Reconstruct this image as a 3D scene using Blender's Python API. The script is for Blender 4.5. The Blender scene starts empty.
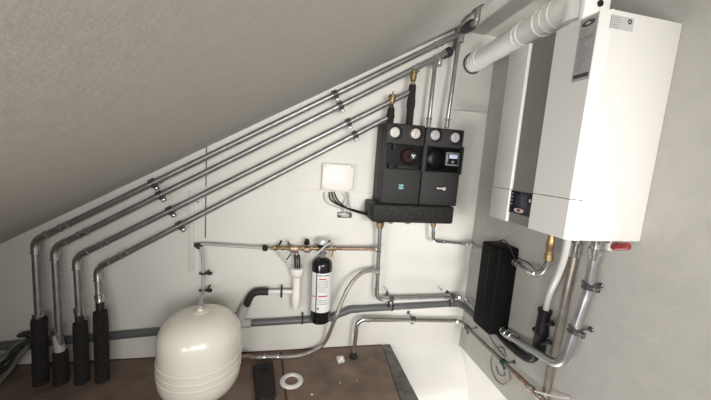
import bpy, bmesh, math, random
from mathutils import Vector, Matrix
random.seed(4)
S = bpy.context.scene
COL = S.collection
PI = math.pi

# ------------------------------------------------------------------ camera
RC = Matrix(((0.9782798, -0.0409019, -0.2032132), (-0.1955082, 0.1437170, -0.9701144), (0.0688847, 0.9887732, 0.1325988)))
FPX = 310.3
CAM = Vector((0, -1.85, 1.229))
cd = bpy.data.cameras.new('camera'); cam = bpy.data.objects.new('camera', cd); COL.objects.link(cam)
cd.sensor_width = 36; cd.lens = 36 * FPX / 711; cd.clip_start = .02
cam.matrix_world = Matrix.Translation(CAM) @ RC.to_4x4()
S.camera = cam

# ------------------------------------------------------------------ light and exposure
S.view_settings.view_transform = 'Standard'; S.view_settings.look = 'None'
S.view_settings.gamma = 1; S.view_settings.use_curve_mapping = False
S.view_settings.exposure = 0.0
w = bpy.data.worlds.new('world'); S.world = w; w.use_nodes = True
w.node_tree.nodes['Background'].inputs[0].default_value = (1, .96, .9, 1)
w.node_tree.nodes['Background'].inputs[1].default_value = .05

def area(name, loc, aim, sx, sy, power, col):
    l = bpy.data.lights.new(name, 'AREA'); l.shape = 'RECTANGLE'; l.size = sx; l.size_y = sy; l.energy = power; l.color = col
    o = bpy.data.objects.new(name, l); COL.objects.link(o); o.location = loc
    o.rotation_euler = (Vector(aim) - Vector(loc)).to_track_quat('-Z', 'Y').to_euler()
    return o
# daylight: a window behind the camera, a roof window and an added fill light on the slope behind it, and light coming up the stairwell
DAY = (1, .97, .93)
area('daylight_window', (.66, -3.3, 1.3), (.66, 0, .9), .8, .75, 13.3, DAY).data.spread = math.radians(80)
area('roof_window', (-.42, -2.75, 1.22), (.8, -.5, .6), .7, .7, 15.8, (1, .98, .95)).data.spread = math.radians(120)
area('slope_fill_light', (-1.1, -2.2, .8), (1.1, -.8, 1.3), .6, .6, 12.7, (1, .98, .95)).data.spread = math.radians(100)  # added fill light, no window known at this spot
area('stairwell_light', (.82, -.95, -2.4), (.75, -.6, 2.0), .45, .45, 20.8, (1, .975, .945)).data.spread = math.radians(100)

# ------------------------------------------------------------------ pixel -> real plane
def ray(u, v): return RC @ Vector(((u - 355.5) / FPX, -(v - 200) / FPX, -1))
def on(u, v, ax, val):
    d = ray(u, v); return CAM + d * ((val - CAM[ax]) / d[ax])
XW = 1.2121                                                   # right wall
def BW(u, v, off=0.): return on(u, v, 1, -off)                # plane parallel to the back wall
def RW(u, v, off=0.): return on(u, v, 0, XW - off)            # plane parallel to the right wall
def FL(u, v, h=0.): return on(u, v, 2, h)                     # level plane

# ------------------------------------------------------------------ materials
def mat(name, col, rough=.5, metal=0., noise=0., scale=8., bump=0., bscale=60., spec=None, col2=None, emit=None, coat=0, thr=None, trans=0):
    m = bpy.data.materials.new(name); m.use_nodes = True; nt = m.node_tree; b = nt.nodes['Principled BSDF']
    b.inputs['Roughness'].default_value = rough; b.inputs['Metallic'].default_value = metal
    b.inputs['Base Color'].default_value = (*col, 1)
    if spec is not None: b.inputs['Specular IOR Level'].default_value = spec
    if coat: b.inputs['Coat Weight'].default_value = coat; b.inputs['Coat Roughness'].default_value = .15
    if trans: b.inputs['Transmission Weight'].default_value = trans
    tc = nt.nodes.new('ShaderNodeTexCoord')
    if noise or col2:
        n = nt.nodes.new('ShaderNodeTexNoise'); n.inputs['Scale'].default_value = scale; n.inputs['Detail'].default_value = 6
        nt.links.new(tc.outputs['Object'], n.inputs['Vector'])
        r = nt.nodes.new('ShaderNodeValToRGB'); e = r.color_ramp.elements
        lo, hi = thr or (.35, .65)
        e[0].position = lo; e[1].position = hi
        c2 = col2 or tuple(min(1, c * (1 + noise)) for c in col); c1 = col if col2 else tuple(c * (1 - noise) for c in col)
        e[0].color = (*c1, 1); e[1].color = (*c2, 1)
        nt.links.new(n.outputs['Fac'], r.inputs['Fac']); nt.links.new(r.outputs['Color'], b.inputs['Base Color'])
    if bump:
        n2 = nt.nodes.new('ShaderNodeTexNoise'); n2.inputs['Scale'].default_value = bscale; n2.inputs['Detail'].default_value = 4
        nt.links.new(tc.outputs['Object'], n2.inputs['Vector'])
        bp = nt.nodes.new('ShaderNodeBump'); bp.inputs['Strength'].default_value = bump; bp.inputs['Distance'].default_value = .004
        nt.links.new(n2.outputs['Fac'], bp.inputs['Height']); nt.links.new(bp.outputs['Normal'], b.inputs['Normal'])
    if emit:
        b.inputs['Emission Color'].default_value = (*emit[:3], 1); b.inputs['Emission Strength'].default_value = emit[3]
    return m
M = {}
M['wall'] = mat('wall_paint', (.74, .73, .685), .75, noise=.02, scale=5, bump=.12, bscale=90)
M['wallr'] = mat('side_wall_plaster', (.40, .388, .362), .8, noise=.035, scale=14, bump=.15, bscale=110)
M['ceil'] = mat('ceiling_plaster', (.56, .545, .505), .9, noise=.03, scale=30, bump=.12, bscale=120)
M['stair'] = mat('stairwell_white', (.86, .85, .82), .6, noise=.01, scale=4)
M['floor'] = mat('brown_floor_board', (.14, .102, .078), .8, scale=7, col2=(.27, .195, .155), bump=.3, bscale=40, thr=(.3, .75))
M['joint'] = mat('floor_board_joint', (.075, .035, .028), .9)
M['plank'] = mat('grey_weathered_timber', (.085, .08, .072), .75, scale=18, col2=(.17, .16, .145), bump=.4, bscale=60)
M['steel'] = mat('zinc_plated_steel', (.33, .335, .34), .36, .75, noise=.12, scale=25)
M['fit'] = mat('press_fitting_steel', (.56, .56, .55), .22, .9, noise=.08, scale=40)
M['dsteel'] = mat('dull_clamp_steel', (.16, .16, .16), .28, .8)
M['rust'] = mat('worn_steel', (.27, .26, .235), .42, .6, scale=30, col2=(.22, .19, .155))
M['brass'] = mat('brass', (.29, .21, .11), .42, .8, noise=.15, scale=60)
M['copper'] = mat('tarnished_copper', (.33, .235, .175), .42, .7, noise=.25, scale=40)
M['epp'] = mat('black_foam_shell', (.020, .020, .020), .5, scale=120, col2=(.038, .037, .036), bump=.5, bscale=200, spec=.22)
M['eppd'] = mat('black_foam_base', (.003, .003, .0032), .5, scale=120, col2=(.006, .006, .006), bump=.3, bscale=220, spec=.08)
M['eppm'] = mat('black_foam_block', (.010, .010, .010), .5, scale=95, col2=(.028, .027, .026), bump=.5, bscale=200, spec=.2)
M['black'] = mat('black_plastic', (.008, .008, .009), .4, spec=.3)
M['recess'] = mat('recess_black', (.003, .003, .0035), .3, spec=.15)
M['rub'] = mat('black_rubber', (.02, .02, .02), .6)
M['foam'] = mat('dark_pipe_foam', (.016, .014, .013), .9, noise=.3, scale=50, bump=.4, bscale=90)
M['drain'] = mat('grey_drain_plastic', (.115, .12, .125), .4, noise=.06, scale=12)
M['ldrain'] = mat('light_grey_plastic', (.50, .50, .49), .4)
M['white'] = mat('white_plastic', (.82, .80, .77), .35)
M['flue'] = mat('white_flue_enamel', (.80, .79, .76), .3)
M['cream'] = mat('cream_enamel', (.80, .77, .68), .25, coat=.3)
M['boil'] = mat('boiler_white_enamel', (.62, .61, .585), .35)
M['strip'] = mat('graphite_strip', (.17, .165, .155), .4)
M['screen'] = mat('display_glass', (.01, .012, .016), .12)
M['lcd'] = mat('display_lcd', (.03, .035, .05), .15)
M['mark'] = mat('white_print', (.8, .8, .8), .5)
M['pinkmark'] = mat('rosy_silver_print', (.55, .42, .38), .4)
M['teal'] = mat('teal_print', (.25, .62, .62), .5)
M['labelg'] = mat('grey_label_paper', (.27, .27, .265), .5, scale=260, col2=(.36, .36, .355))
M['labell'] = mat('silver_label_paper', (.42, .42, .415), .4)
M['ink'] = mat('dark_ink', (.05, .05, .05), .6)
M['inkg'] = mat('grey_ink', (.2, .2, .2), .6)
M['red'] = mat('red_print', (.55, .08, .07), .5)
M['redp'] = mat('red_plastic_knob', (.20, .02, .024), .4)
M['dred'] = mat('dark_red_pump', (.022, .006, .007), .6, spec=.2)
M['dial'] = mat('white_dial', (.62, .60, .58), .35)
M['dialp'] = mat('rosy_dial', (.58, .50, .48), .35)
M['dialg'] = mat('grey_dial', (.42, .40, .42), .35)
M['lcdw'] = mat('pump_display_light', (.42, .47, .6), .4, emit=(.6, .7, .95, .12))
M['grey'] = mat('grey_casing', (.16, .17, .18), .4)
M['can'] = mat('glossy_black_canister', (.010, .010, .012), .15)
M['hose'] = mat('translucent_hose', (.44, .44, .42), .35)
M['braid'] = mat('braided_steel_hose', (.38, .365, .34), .38, .7, noise=.3, scale=220, bump=.6, bscale=300)
M['cablew'] = mat('grey_cable', (.45, .43, .40), .5)
M['green'] = mat('green_cable', (.022, .045, .026), .5)
M['conduit'] = mat('grey_conduit', (.16, .16, .145), .5)
M['loop'] = mat('brownish_cable', (.16, .14, .12), .5)
M['trunk'] = mat('offwhite_trunking', (.70, .68, .64), .5)
M['groove'] = mat('dark_wall_joint', (.10, .095, .09), .9)
M['glassc'] = mat('clear_cap', (.55, .55, .54), .15, .2)

# ------------------------------------------------------------------ mesh helpers (world coordinates, recentred on the thing's base)
def empty(name, loc, label, cat, group=None):
    o = bpy.data.objects.new(name, None); COL.objects.link(o); o.location = loc; o.empty_display_size = .05
    o['label'] = label; o['category'] = cat
    if group: o['group'] = group
    o['_w'] = 1; del o['_w']
    return o
def wloc(o):
    v = Vector((0, 0, 0))
    while o: v = v + o.location; o = o.parent
    return v
def obj(name, bm, m, parent=None, label=None, cat=None, group=None, kind=None, smooth=True, origin=None):
    bmesh.ops.recalc_face_normals(bm, faces=bm.faces)
    me = bpy.data.meshes.new(name); 
    if parent is not None: o0 = wloc(parent)
    elif origin is not None: o0 = Vector(origin)
    else:
        xs = [v.co for v in bm.verts]
        o0 = Vector(((min(c.x for c in xs) + max(c.x for c in xs)) / 2, (min(c.y for c in xs) + max(c.y for c in xs)) / 2, min(c.z for c in xs)))
    bmesh.ops.translate(bm, verts=bm.verts, vec=-o0)
    if smooth:
        for f in bm.faces: f.smooth = True
        for e in bm.edges:
            if len(e.link_faces) == 2 and e.calc_face_angle(0) > math.radians(38): e.smooth = False
    bm.to_mesh(me); bm.free(); me.materials.append(M[m] if isinstance(m, str) else m)
    o = bpy.data.objects.new(name, me); COL.objects.link(o)
    if parent is not None: o.parent = parent
    else: o.location = o0
    if label: o['label'] = label
    if cat: o['category'] = cat
    if group: o['group'] = group
    if kind: o['kind'] = kind
    return o
def nb(): return bmesh.new()
def box(bm, a, b, bev=0., seg=2, rot=None):
    a = Vector(a); b = Vector(b); c = (a + b) / 2; s = (abs(b.x - a.x), abs(b.y - a.y), abs(b.z - a.z))
    t = bmesh.new(); bmesh.ops.create_cube(t, size=1); bmesh.ops.scale(t, vec=s, verts=t.verts)
    if bev: bmesh.ops.bevel(t, geom=list(t.edges), offset=min(bev, min(s) * .49), segments=seg, affect='EDGES', profile=.5)
    if rot is not None: bmesh.ops.transform(t, matrix=rot, verts=t.verts)
    bmesh.ops.translate(t, verts=t.verts, vec=c); join(bm, t); return bm
def join(bm, t):
    me = bpy.data.meshes.new('t'); t.to_mesh(me); t.free(); bm.from_mesh(me); bpy.data.meshes.remove(me)
def frame(d):
    d = d.normalized(); a = Vector((0, 0, 1)) if abs(d.z) < .9 else Vector((0, 1, 0))
    u = d.cross(a).normalized(); return u, d.cross(u).normalized()
def sweep(bm, pts, r, seg=14, cap=True):
    """pts: list of Vectors, r: radius or list"""
    n = len(pts); rs = r if isinstance(r, (list, tuple)) else [r] * n
    T = []
    for i in range(n):
        a = pts[max(0, i - 1)]; b = pts[min(n - 1, i + 1)]
        d = (b - a)
        T.append(d.normalized() if d.length > 1e-9 else (T[-1] if T else Vector((0, 0, 1))))
    u, v = frame(T[0]); rings = []
    for i in range(n):
        if i:
            q = T[i - 1].rotation_difference(T[i]); u = q @ u; u = (u - T[i] * u.dot(T[i])).normalized(); v = T[i].cross(u)
        rings.append([bm.verts.new(pts[i] + (u * math.cos(2 * PI * k / seg) + v * math.sin(2 * PI * k / seg)) * max(rs[i], 1e-5)) for k in range(seg)])
    for i in range(n - 1):
        for k in range(seg):
            bm.faces.new((rings[i][k], rings[i][(k + 1) % seg], rings[i + 1][(k + 1) % seg], rings[i + 1][k]))
    if cap: bm.faces.new(rings[0]); bm.faces.new(rings[-1])
    return bm
def lathe(bm, p, d, prof, seg=20):
    """prof: (distance along d, radius); hard steps by doubling"""
    p = Vector(p); d = Vector(d).normalized(); u, v = frame(d); rings = []
    for (t, r) in prof:
        rings.append([bm.verts.new(p + d * t + (u * math.cos(2 * PI * k / seg) + v * math.sin(2 * PI * k / seg)) * max(r, 1e-5)) for k in range(seg)])
    for i in range(len(rings) - 1):
        for k in range(seg): bm.faces.new((rings[i][k], rings[i][(k + 1) % seg], rings[i + 1][(k + 1) % seg], rings[i + 1][k]))
    bm.faces.new(rings[0]); bm.faces.new(rings[-1]); return bm
def cyl(bm, a, b, r, seg=16):
    a = Vector(a); b = Vector(b); return lathe(bm, a, b - a, [(0, r * .96), (min(.001, r * .1), r), ((b - a).length - min(.001, r * .1), r), ((b - a).length, r * .96)], seg)
def annulus(bm, p, d, ri, ro, th, seg=28):
    p = Vector(p); d = Vector(d).normalized(); u, v = frame(d)
    prof = [(0, ri), (0, ro), (th * .5, ro), (th, ro * .93), (th, ri)]
    rings = [[bm.verts.new(p + d * t + (u * math.cos(2 * PI * k / seg) + v * math.sin(2 * PI * k / seg)) * r) for k in range(seg)] for t, r in prof]
    for i in range(5):
        for k in range(seg): bm.faces.new((rings[i][k], rings[i][(k + 1) % seg], rings[(i + 1) % 5][(k + 1) % seg], rings[(i + 1) % 5][k]))
    return bm
def fil(pts, r=.05, n=8):
    """rounded polyline; returns (points, list of index spans of the arcs)"""
    pts = [Vector(p) for p in pts]; rr = r if isinstance(r, (list, tuple)) else [r] * (len(pts) - 2)
    out = [pts[0]]; arcs = []
    for i in range(1, len(pts) - 1):
        a, b, c = pts[i - 1], pts[i], pts[i + 1]; d1 = (a - b).normalized(); d2 = (c - b).normalized()
        ang = d1.angle(d2); 
        if ang > 3.1: out.append(b); arcs.append((len(out) - 1, len(out) - 1)); continue
        t = rr[i - 1] / math.tan(ang / 2); t = min(t, (a - b).length * .48, (c - b).length * .48); R = t * math.tan(ang / 2)
        cen = b + (d1 + d2).normalized() * (R / math.sin(ang / 2)); s = b + d1 * t; e = b + d2 * t
        va = s - cen; vb = e - cen; th = va.angle(vb); s0 = len(out)
        for k in range(n + 1):
            f = k / n; out.append(cen + (va * math.sin((1 - f) * th) + vb * math.sin(f * th)) / math.sin(th))
        arcs.append((s0, len(out) - 1))
    out.append(pts[-1]); return out, arcs
def smooth_path(pts, n=8):
    P = [Vector(p) for p in pts]; P = [P[0] * 2 - P[1]] + P + [P[-1] * 2 - P[-2]]; out = []
    for i in range(1, len(P) - 2):
        for k in range(n):
            t = k / n; a, b, c, d = P[i - 1:i + 3]
            out.append(.5 * ((2 * b) + (c - a) * t + (2 * a - 5 * b + 4 * c - d) * t * t + (3 * b - a - 3 * c + d) * t ** 3))
    out.append(P[-2]); return out
def bead(r, w=.010, k=1.32): return [(0, r * 1.05), (.0015, r * k), (w - .0015, r * k), (w, r * 1.05)]
def coupling(bm, p, d, r, L=.05):
    p = Vector(p); d = Vector(d).normalized()
    lathe(bm, p - d * L / 2, d, [(0, r * 1.05), (.001, r * 1.33), (.009, r * 1.33), (.011, r * 1.14), (L - .011, r * 1.14), (L - .009, r * 1.33), (L - .001, r * 1.33), (L, r * 1.05)])
def run(root, pts, r, m='steel', fr=.05, elbows=None, coups=(), em='fit', pname='pipe', nocyl=False):
    path, arcs = fil(pts, fr); bm = nb(); sweep(bm, path, r); obj(pname, bm, m, root)
    for i, (s, e) in enumerate(arcs):
        if elbows is not None and i not in elbows: continue
        a = path[s]; b = path[e]; da = (path[s - 1] - a).normalized(); db = (path[e + 1] - b).normalized()
        la = min(.028, (path[s - 1] - a).length * .8); lb = min(.028, (path[e + 1] - b).length * .8)
        bm = nb(); sweep(bm, [a + da * la] + path[s:e + 1] + [b + db * lb], r * 1.16)
        lathe(bm, a + da * (la + .003), -da, bead(r)); lathe(bm, b + db * (lb + .003), -db, bead(r))
        obj('elbow', bm, em, root)
    for (si, t) in coups:
        a = Vector(pts[si]); b = Vector(pts[si + 1]); bm = nb(); coupling(bm, a.lerp(b, t), b - a, r); obj('coupling', bm, em, root)
    return path
def hoop(bm, p, d, ri, ro, wd):     # band around a pipe
    p = Vector(p); d = Vector(d).normalized(); annulus(bm, p - d * wd / 2, d, ri, ro, wd)
def clamp(p, d, r, wall, label, group=None, name='pipe_clamp', m='dsteel', side=None):
    """two-lobed pipe clamp: band, ear with screw, stud to the wall. wall: 'b' back wall or 'r' right wall"""
    p = Vector(p); d = Vector(d).normalized(); wn = Vector((0, 1, 0)) if wall == 'b' else Vector((1, 0, 0))
    foot = Vector((p.x, 0, p.z)) if wall == 'b' else Vector((XW, p.y, p.z))
    root = empty(name, foot, label, 'pipe clamp', group)
    bm = nb(); hoop(bm, p - d * .009, d, r * 1.02, r * 1.5, .009); hoop(bm, p + d * .009, d, r * 1.02, r * 1.5, .009); hoop(bm, p, d, r * 1.02, r * 1.32, .018); obj('band', bm, m, root)
    s = d.cross(wn).normalized()
    if s.z > 0: s = -s
    if side: s = s * side
    bm = nb()
    c = p + s * (r * 1.5 + .006)
    for k in (-1, 1):
        q = c + wn * .004 * k
        M4 = Matrix((( *s, ), (*wn,), (*d,))).transposed()
        box(bm, q - Vector((.011, .002, .011)), q + Vector((.011, .002, .011)), .001, 1, rot=M4.to_4x4())
    obj('ear', bm, m, root)
    bm = nb(); cyl(bm, c - wn * .010, c + wn * .009, .005, 10); lathe(bm, c - wn * .013, wn, [(0, .007), (.001, .009), (.005, .009), (.006, .005)], 6); obj('screw', bm, 'fit', root)
    bm = nb(); st = p + wn * r * 1.4; cyl(bm, st, foot, .003, 10); lathe(bm, foot - wn * .005, wn, [(0, .009), (.004, .012), (.005, .012)], 16); obj('stud', bm, m, root)
    return root
def struct(name, bm, m, parent=None, smooth=False):
    return obj(name, bm, m, parent, kind='structure' if parent is None else None, smooth=smooth)
def poly(bm, pts): return bm.faces.new([bm.verts.new(Vector(p)) for p in pts])
def prism(bm, pts, d):   # pts polygon, extruded by vector d
    pts = [Vector(p) for p in pts]; d = Vector(d); n = len(pts)
    A = [bm.verts.new(p) for p in pts]; B = [bm.verts.new(p + d) for p in pts]
    bm.faces.new(A); bm.faces.new(B[::-1])
    for i in range(n): bm.faces.new((A[i], A[(i + 1) % n], B[(i + 1) % n], B[i]))
    return bm

# ------------------------------------------------------------------ the setting
ZC = 2.037; XC = .927; SL = .577; YF = -6.0
xl = XC - ZC / SL                                             # where the slope meets the floor
bm = nb(); prism(bm, [(xl - .2, 0, -.12), (xl - .2, 0, 0), (xl, 0, 0), (XC, 0, ZC), (XW + .12, 0, ZC), (XW + .12, 0, -.12)], (0, .12, 0)); struct('wall_back', bm, 'wall')
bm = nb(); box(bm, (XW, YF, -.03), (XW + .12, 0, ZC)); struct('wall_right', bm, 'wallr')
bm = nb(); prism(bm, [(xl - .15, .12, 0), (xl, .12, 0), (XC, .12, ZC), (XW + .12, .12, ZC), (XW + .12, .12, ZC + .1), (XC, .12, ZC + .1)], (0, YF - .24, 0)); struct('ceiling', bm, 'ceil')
bm = nb(); prism(bm, [(xl - .2, YF, -.12), (xl, YF, 0), (XC, YF, ZC), (XW + .12, YF, ZC), (XW + .12, YF, -2.6), (.6, YF, -2.6), (.6, YF, -.12)], (0, -.12, 0)); struct('wall_front', bm, 'wall')
# floor with the stair opening on the right
pA = Vector((.634, 0, 0)); pB = Vector((.604, -.361, 0)); dirp = (Vector((.600, -1.2, 0)) - pA)
eA = Vector((.693, 0, 0)); eB = Vector((.705, -1.9, 0))
inA = Vector((.636, 0, 0)); inB = Vector((.487, -1.9, 0))
bm = nb(); prism(bm, [(xl - .2, 0, -.05), inA - Vector((0, 0, .05)), inB - Vector((0, 0, .05)), (.487, YF, -.05), (xl - .2, YF, -.05)], (0, 0, .05)); struct('floor', bm, 'floor')
bm = nb(); prism(bm, [inA + Vector((.003, -.002, -.06)), eA + Vector((0, -.002, -.06)), eB - Vector((0, 0, .06)), inB + Vector((.003, 0, -.06))], (0, 0, .066)); bmesh.ops.bevel(bm, geom=list(bm.edges), offset=.003, segments=1, affect='EDGES'); struct('trim_1', bm, 'plank')
# joints between the floor boards
bm = nb()
j0 = FL(318, 352); j1 = FL(330, 400)
j0 = FL(280, 352); j1 = FL(285, 400); dj = j1 - j0; prism(bm, [j0, j0 + Vector((.012, 0, 0)), j0 + dj * 3.5 + Vector((.012, 0, 0)), j0 + dj * 3.5], (0, 0, .0012))
prism(bm, [(-2, -.93, 0), (.58, -.93, 0), (.58, -.926, 0), (-2, -.926, 0)], (0, 0, .0012)); struct('trim_2', bm, 'joint')
# bottom joint of the plasterboard along the floor
bm = nb(); box(bm, (xl, -.003, 0), (.636, 0, .006)); struct('baseboard_back', bm, 'joint')
# stairwell
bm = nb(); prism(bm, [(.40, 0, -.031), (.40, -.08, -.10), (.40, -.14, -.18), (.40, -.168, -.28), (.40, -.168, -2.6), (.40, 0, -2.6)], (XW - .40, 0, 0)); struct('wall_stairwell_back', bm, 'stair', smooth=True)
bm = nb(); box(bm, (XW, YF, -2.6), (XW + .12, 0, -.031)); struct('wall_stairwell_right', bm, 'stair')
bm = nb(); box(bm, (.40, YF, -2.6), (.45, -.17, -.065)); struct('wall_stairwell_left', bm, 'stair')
bm = nb(); box(bm, (.40, YF, -2.7), (XW + .12, 0, -2.6)); struct('wall_stairwell_bottom', bm, 'plank')
# joints and covers on the back wall
def bar(name, pts, wd, th, m, kind=True):
    bm = nb(); a, b = Vector(pts[0]), Vector(pts[1]); d = (b - a).normalized(); n = Vector((0, -1, 0)); s = d.cross(n).normalized() * wd / 2
    prism(bm, [a - s, b - s, b + s, a + s], n * th); bmesh.ops.bevel(bm, geom=list(bm.edges), offset=min(th, wd) * .3, segments=1, affect='EDGES'); struct(name, bm, m)
bar('trim_3', [BW(206.5, 146), BW(205.4, 238)], .006, .002, 'groove')
bar('trim_4', [BW(194, 188), BW(321, 190.5)], .016, .004, 'trunk')
bar('trim_5', [BW(352, 192), BW(373, 193)], .008, .003, 'trunk')

def thing1(name, bm, m, label, cat, group=None): return obj(name, bm, m, None, label, cat, group)
a, b = BW(191.5, 190), BW(192.5, 271)
bm = nb(); box(bm, (a.x - .014, -.012, b.z), (a.x + .014, 0, a.z), .002); thing1('cable_trunking', bm, 'trunk', 'short off-white vertical cable cover on the back wall left of the thin riser pipe', 'cable cover')
bm = nb(); a, b = BW(458, 110.5), BW(488, 112.5); box(bm, (a.x, -.012, a.z - .007), (b.x - .015, 0, a.z + .007), .002)
r_ = empty('cable_conduit', a, 'thin horizontal conduit on the back wall beside the flue, right of the black pump groups', 'conduit'); obj('duct', bm, 'trunk', r_)
bm = nb(); cyl(bm, BW(453, 110, .014), BW(475, 111.8, .014), .0025, 8); obj('cable', bm, 'cablew', r_)

# ------------------------------------------------------------------ the four long diagonal pipes
RP = .0156; OF = .095
pipes = [
 dict(px=[(38.2, 322, .135), (34.8, 240.5, OF), (64, 223.6, OF), (462, 32.5, OF)], foam=((39, 318), (41, 383)), k=1,
      lab='galvanised pipe, topmost of the four diagonal runs, ending at the ceiling beside the flue'),
 dict(px=[(57.5, 334, .135), (54.3, 247.5, OF), (82, 233.5, OF), (440, 56, OF)], foam=((60.5, 351), (61, 383)), k=2,
      lab='galvanised pipe, second from the top of the four diagonal runs, with the short foam sleeve'),
 dict(px=[(79, 316, .135), (76, 257, OF), (102, 242.5, OF), (411, 91.5, OF)], foam=((80.2, 322), (82.3, 382)), k=3,
      lab='galvanised pipe, third from the top of the four diagonal runs'),
 dict(px=[(99.8, 303, .135), (97.3, 268, OF), (122, 253, OF), (390, 116.5, OF)], foam=((100.3, 311), (102.6, 380)), k=4,
      lab='galvanised pipe, lowest of the four diagonal runs, meeting the left pump group')]
for P in pipes:
    k = P['k']; q = [BW(u, v, o) for u, v, o in P['px']]
    f0 = BW(*P['foam'][0], .135 if k != 2 else .15); f1 = FL(*P['foam'][1], 0)
    root = empty('heating_pipe', f1, P['lab'], 'pipe', 'diagonal heating pipes')
    lo = f0.lerp(f1, .12)
    pts = [lo, q[0], q[1], q[2], q[3]] if k != 1 else [lo, q[1], q[2], q[3]]
    pts = [lo, q[1], q[3]]
    # elbow corner as two bends, as in the photograph
    c = q[1]; dd = (q[3] - c).normalized()
    run(root, pts, RP, 'steel', fr=.055)
    bm = nb(); coupling(bm, c + dd * .145, dd, RP * .96, .045); obj('coupling', bm, 'fit', root)
    if k in (1, 2):
        pc = q[3] - dd * .16; bm = nb(); coupling(bm, pc, dd, RP * .96, .05); obj('coupling', bm, 'fit', root)
    # union above the sleeve
    dn = (lo - c).normalized(); un = q[0]
    if k == 2:
        bm = nb(); lathe(bm, un - dn * .03, dn, [(0, RP * 1.05), (.002, RP * 1.45), (.018, RP * 1.5), (.02, RP * 1.8), (.03, RP * 1.8), (.032, RP * 1.3)]); obj('union', bm, 'fit', root)
        bm = nb(); cyl(bm, un, f0 + dn * .02, RP * 1.35); obj('pipe_end', bm, 'ldrain', root, label='pale bare end of the pipe')
    else:
        bm = nb(); lathe(bm, un - dn * .045, dn, [(0, RP * 1.05), (.002, RP * 1.4), (.02, RP * 1.4), (.022, RP * 1.2), (.04, RP * 1.25), (.045, RP)]); obj('union', bm, 'fit', root)
        if k > 2:
            bm = nb(); cyl(bm, un, f0 + dn * .01, RP * 1.15); obj('rubber_collar', bm, 'rub', root)
    rf = .031
    bm = nb(); L = (f1 - f0).length; d = (f1 - f0).normalized()
    prof = [(0, rf * .6), (0.001, rf * .94)] + [(t * L, rf * (1 + .03 * math.sin(t * 17 + k))) for t in [.06, .2, .35, .5, .65, .8, .93]] + [(L, rf)]
    lathe(bm, f0, d, prof, 22)
    for v in bm.verts:
        if v.co.z < .001: v.co.z = .001
    obj('foam_sleeve', bm, 'foam', root, label='dark grey foam insulation sleeve standing on the floor')
    P['root'] = root; P['q'] = q; P['d'] = dd
# clamps in two rows
names = ['topmost', 'second', 'third', 'lowest']
for i, (u, v) in enumerate([(152, 181), (160.8, 195.3), (169.6, 209), (179.7, 224)]):
    P = pipes[i]; p = BW(u, v, OF); q = P['q'][1]; t = (p - q).dot(P['d']); p = q + P['d'] * t
    clamp(p, P['d'], RP, 'b', 'steel clamp on the %s diagonal pipe, in the left row of clamps' % names[i], 'clamps on the diagonal pipes')
for i, (u, v) in enumerate([(334.8, 93.8), (341.4, 108), (347.9, 121.8), (354.3, 134.2)]):
    P = pipes[i]; p = BW(u, v, OF); q = P['q'][1]; t = (p - q).dot(P['d']); p = q + P['d'] * t
    clamp(p, P['d'], RP, 'b', 'steel clamp on the %s diagonal pipe, in the right row near the pump groups' % names[i], 'clamps on the diagonal pipes')

# heads of pipe 1 and 2 : tee, black hose connector, stub to the ceiling
def head(P, tee_px, drop_pts, blk, tail, lbl):
    root = P['root']; d = P['d']; tee = P['q'][3]
    bm = nb(); coupling(bm, tee, d, RP * .98, .075)
    dn = (drop_pts[0] - tee).normalized(); cyl(bm, tee, tee + dn * .055, RP * 1.15); lathe(bm, tee + dn * .045, dn, bead(RP)); obj('tee', bm, 'fit', root)
    bm = nb(); e = blk[1]; sweep(bm, [tee, blk[0], blk[1]], RP * .9); obj('pipe', bm, 'rust', root)
    bm = nb(); dd = (blk[1] - blk[0]).normalized(); L = (blk[1] - blk[0]).length
    lathe(bm, blk[0], dd, [(0, RP * 1.1), (.002, RP * 1.5), (L * .45, RP * 1.55), (L * .5, RP * 1.75), (L * .9, RP * 1.75), (L, RP * 1.2)], 12); obj('connector', bm, 'rub', root, label='black rubber connector')
    pth, _ = fil([blk[1], tail[0], tail[1]], .016); bm = nb(); sweep(bm, pth, RP * .98); obj('stub', bm, 'rust', root, label='worn steel stub turning up to the ceiling')
    return root
P = pipes[0]
def SLOPE(u, v):
    d = ray(u, v); t = (ZC + (CAM.x - XC) * SL - CAM.z) / (d.z - SL * d.x); return CAM + d * t
tl = SLOPE(478.2, 7.0); tb = tl - Vector((0, 0, .072))
head(P, None, [BW(452.5, 80, .095)], [BW(464.5, 29.2, -tl.y * .4 + .05), BW(472.5, 24.2, -tl.y * .85)], [tb, tl], '')
bm = nb(); annulus(bm, tl, (.5, 0, -.866), RP * 1.05, RP * 1.7, .004); obj('hole_shadow_ring', bm, 'groove', P['root'])  # dark ring: shadow around the ceiling hole put into the colour
P = pipes[1]; t0 = BW(454.5, 47.5, .06); 
head(P, None, [BW(430, 115, .095)], [BW(443, 55.2, .09), BW(450.5, 51, .08)], [t0, Vector((t0.x + .01, t0.y, XC and (2.037 + (t0.x + .01 - XC) * SL)))], '')

# ------------------------------------------------------------------ thin risers into the right pump group
YR = .10
for (a, b, ln) in [((459.5, 36), (446.3, 128), 'right one of the two thin steel pipes rising from the right pump group'), ((435.6, 60), (428.2, 127), 'left one of the two thin steel pipes rising from the right pump group')]:
    A, B = BW(*a, .095), BW(*b, .11); root = empty('riser_pipe', B, ln, 'pipe', 'thin risers above the pump groups')
    bm = nb(); cyl(bm, A, B, .0125, 14); obj('pipe', bm, 'steel', root)
    d = (B - A).normalized(); bm = nb(); lathe(bm, B - d * .055, d, [(0, .0125), (.001, .017), (.01, .017), (.012, .0145), (.05, .0145)]); obj('fitting', bm, 'fit', root)

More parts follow.
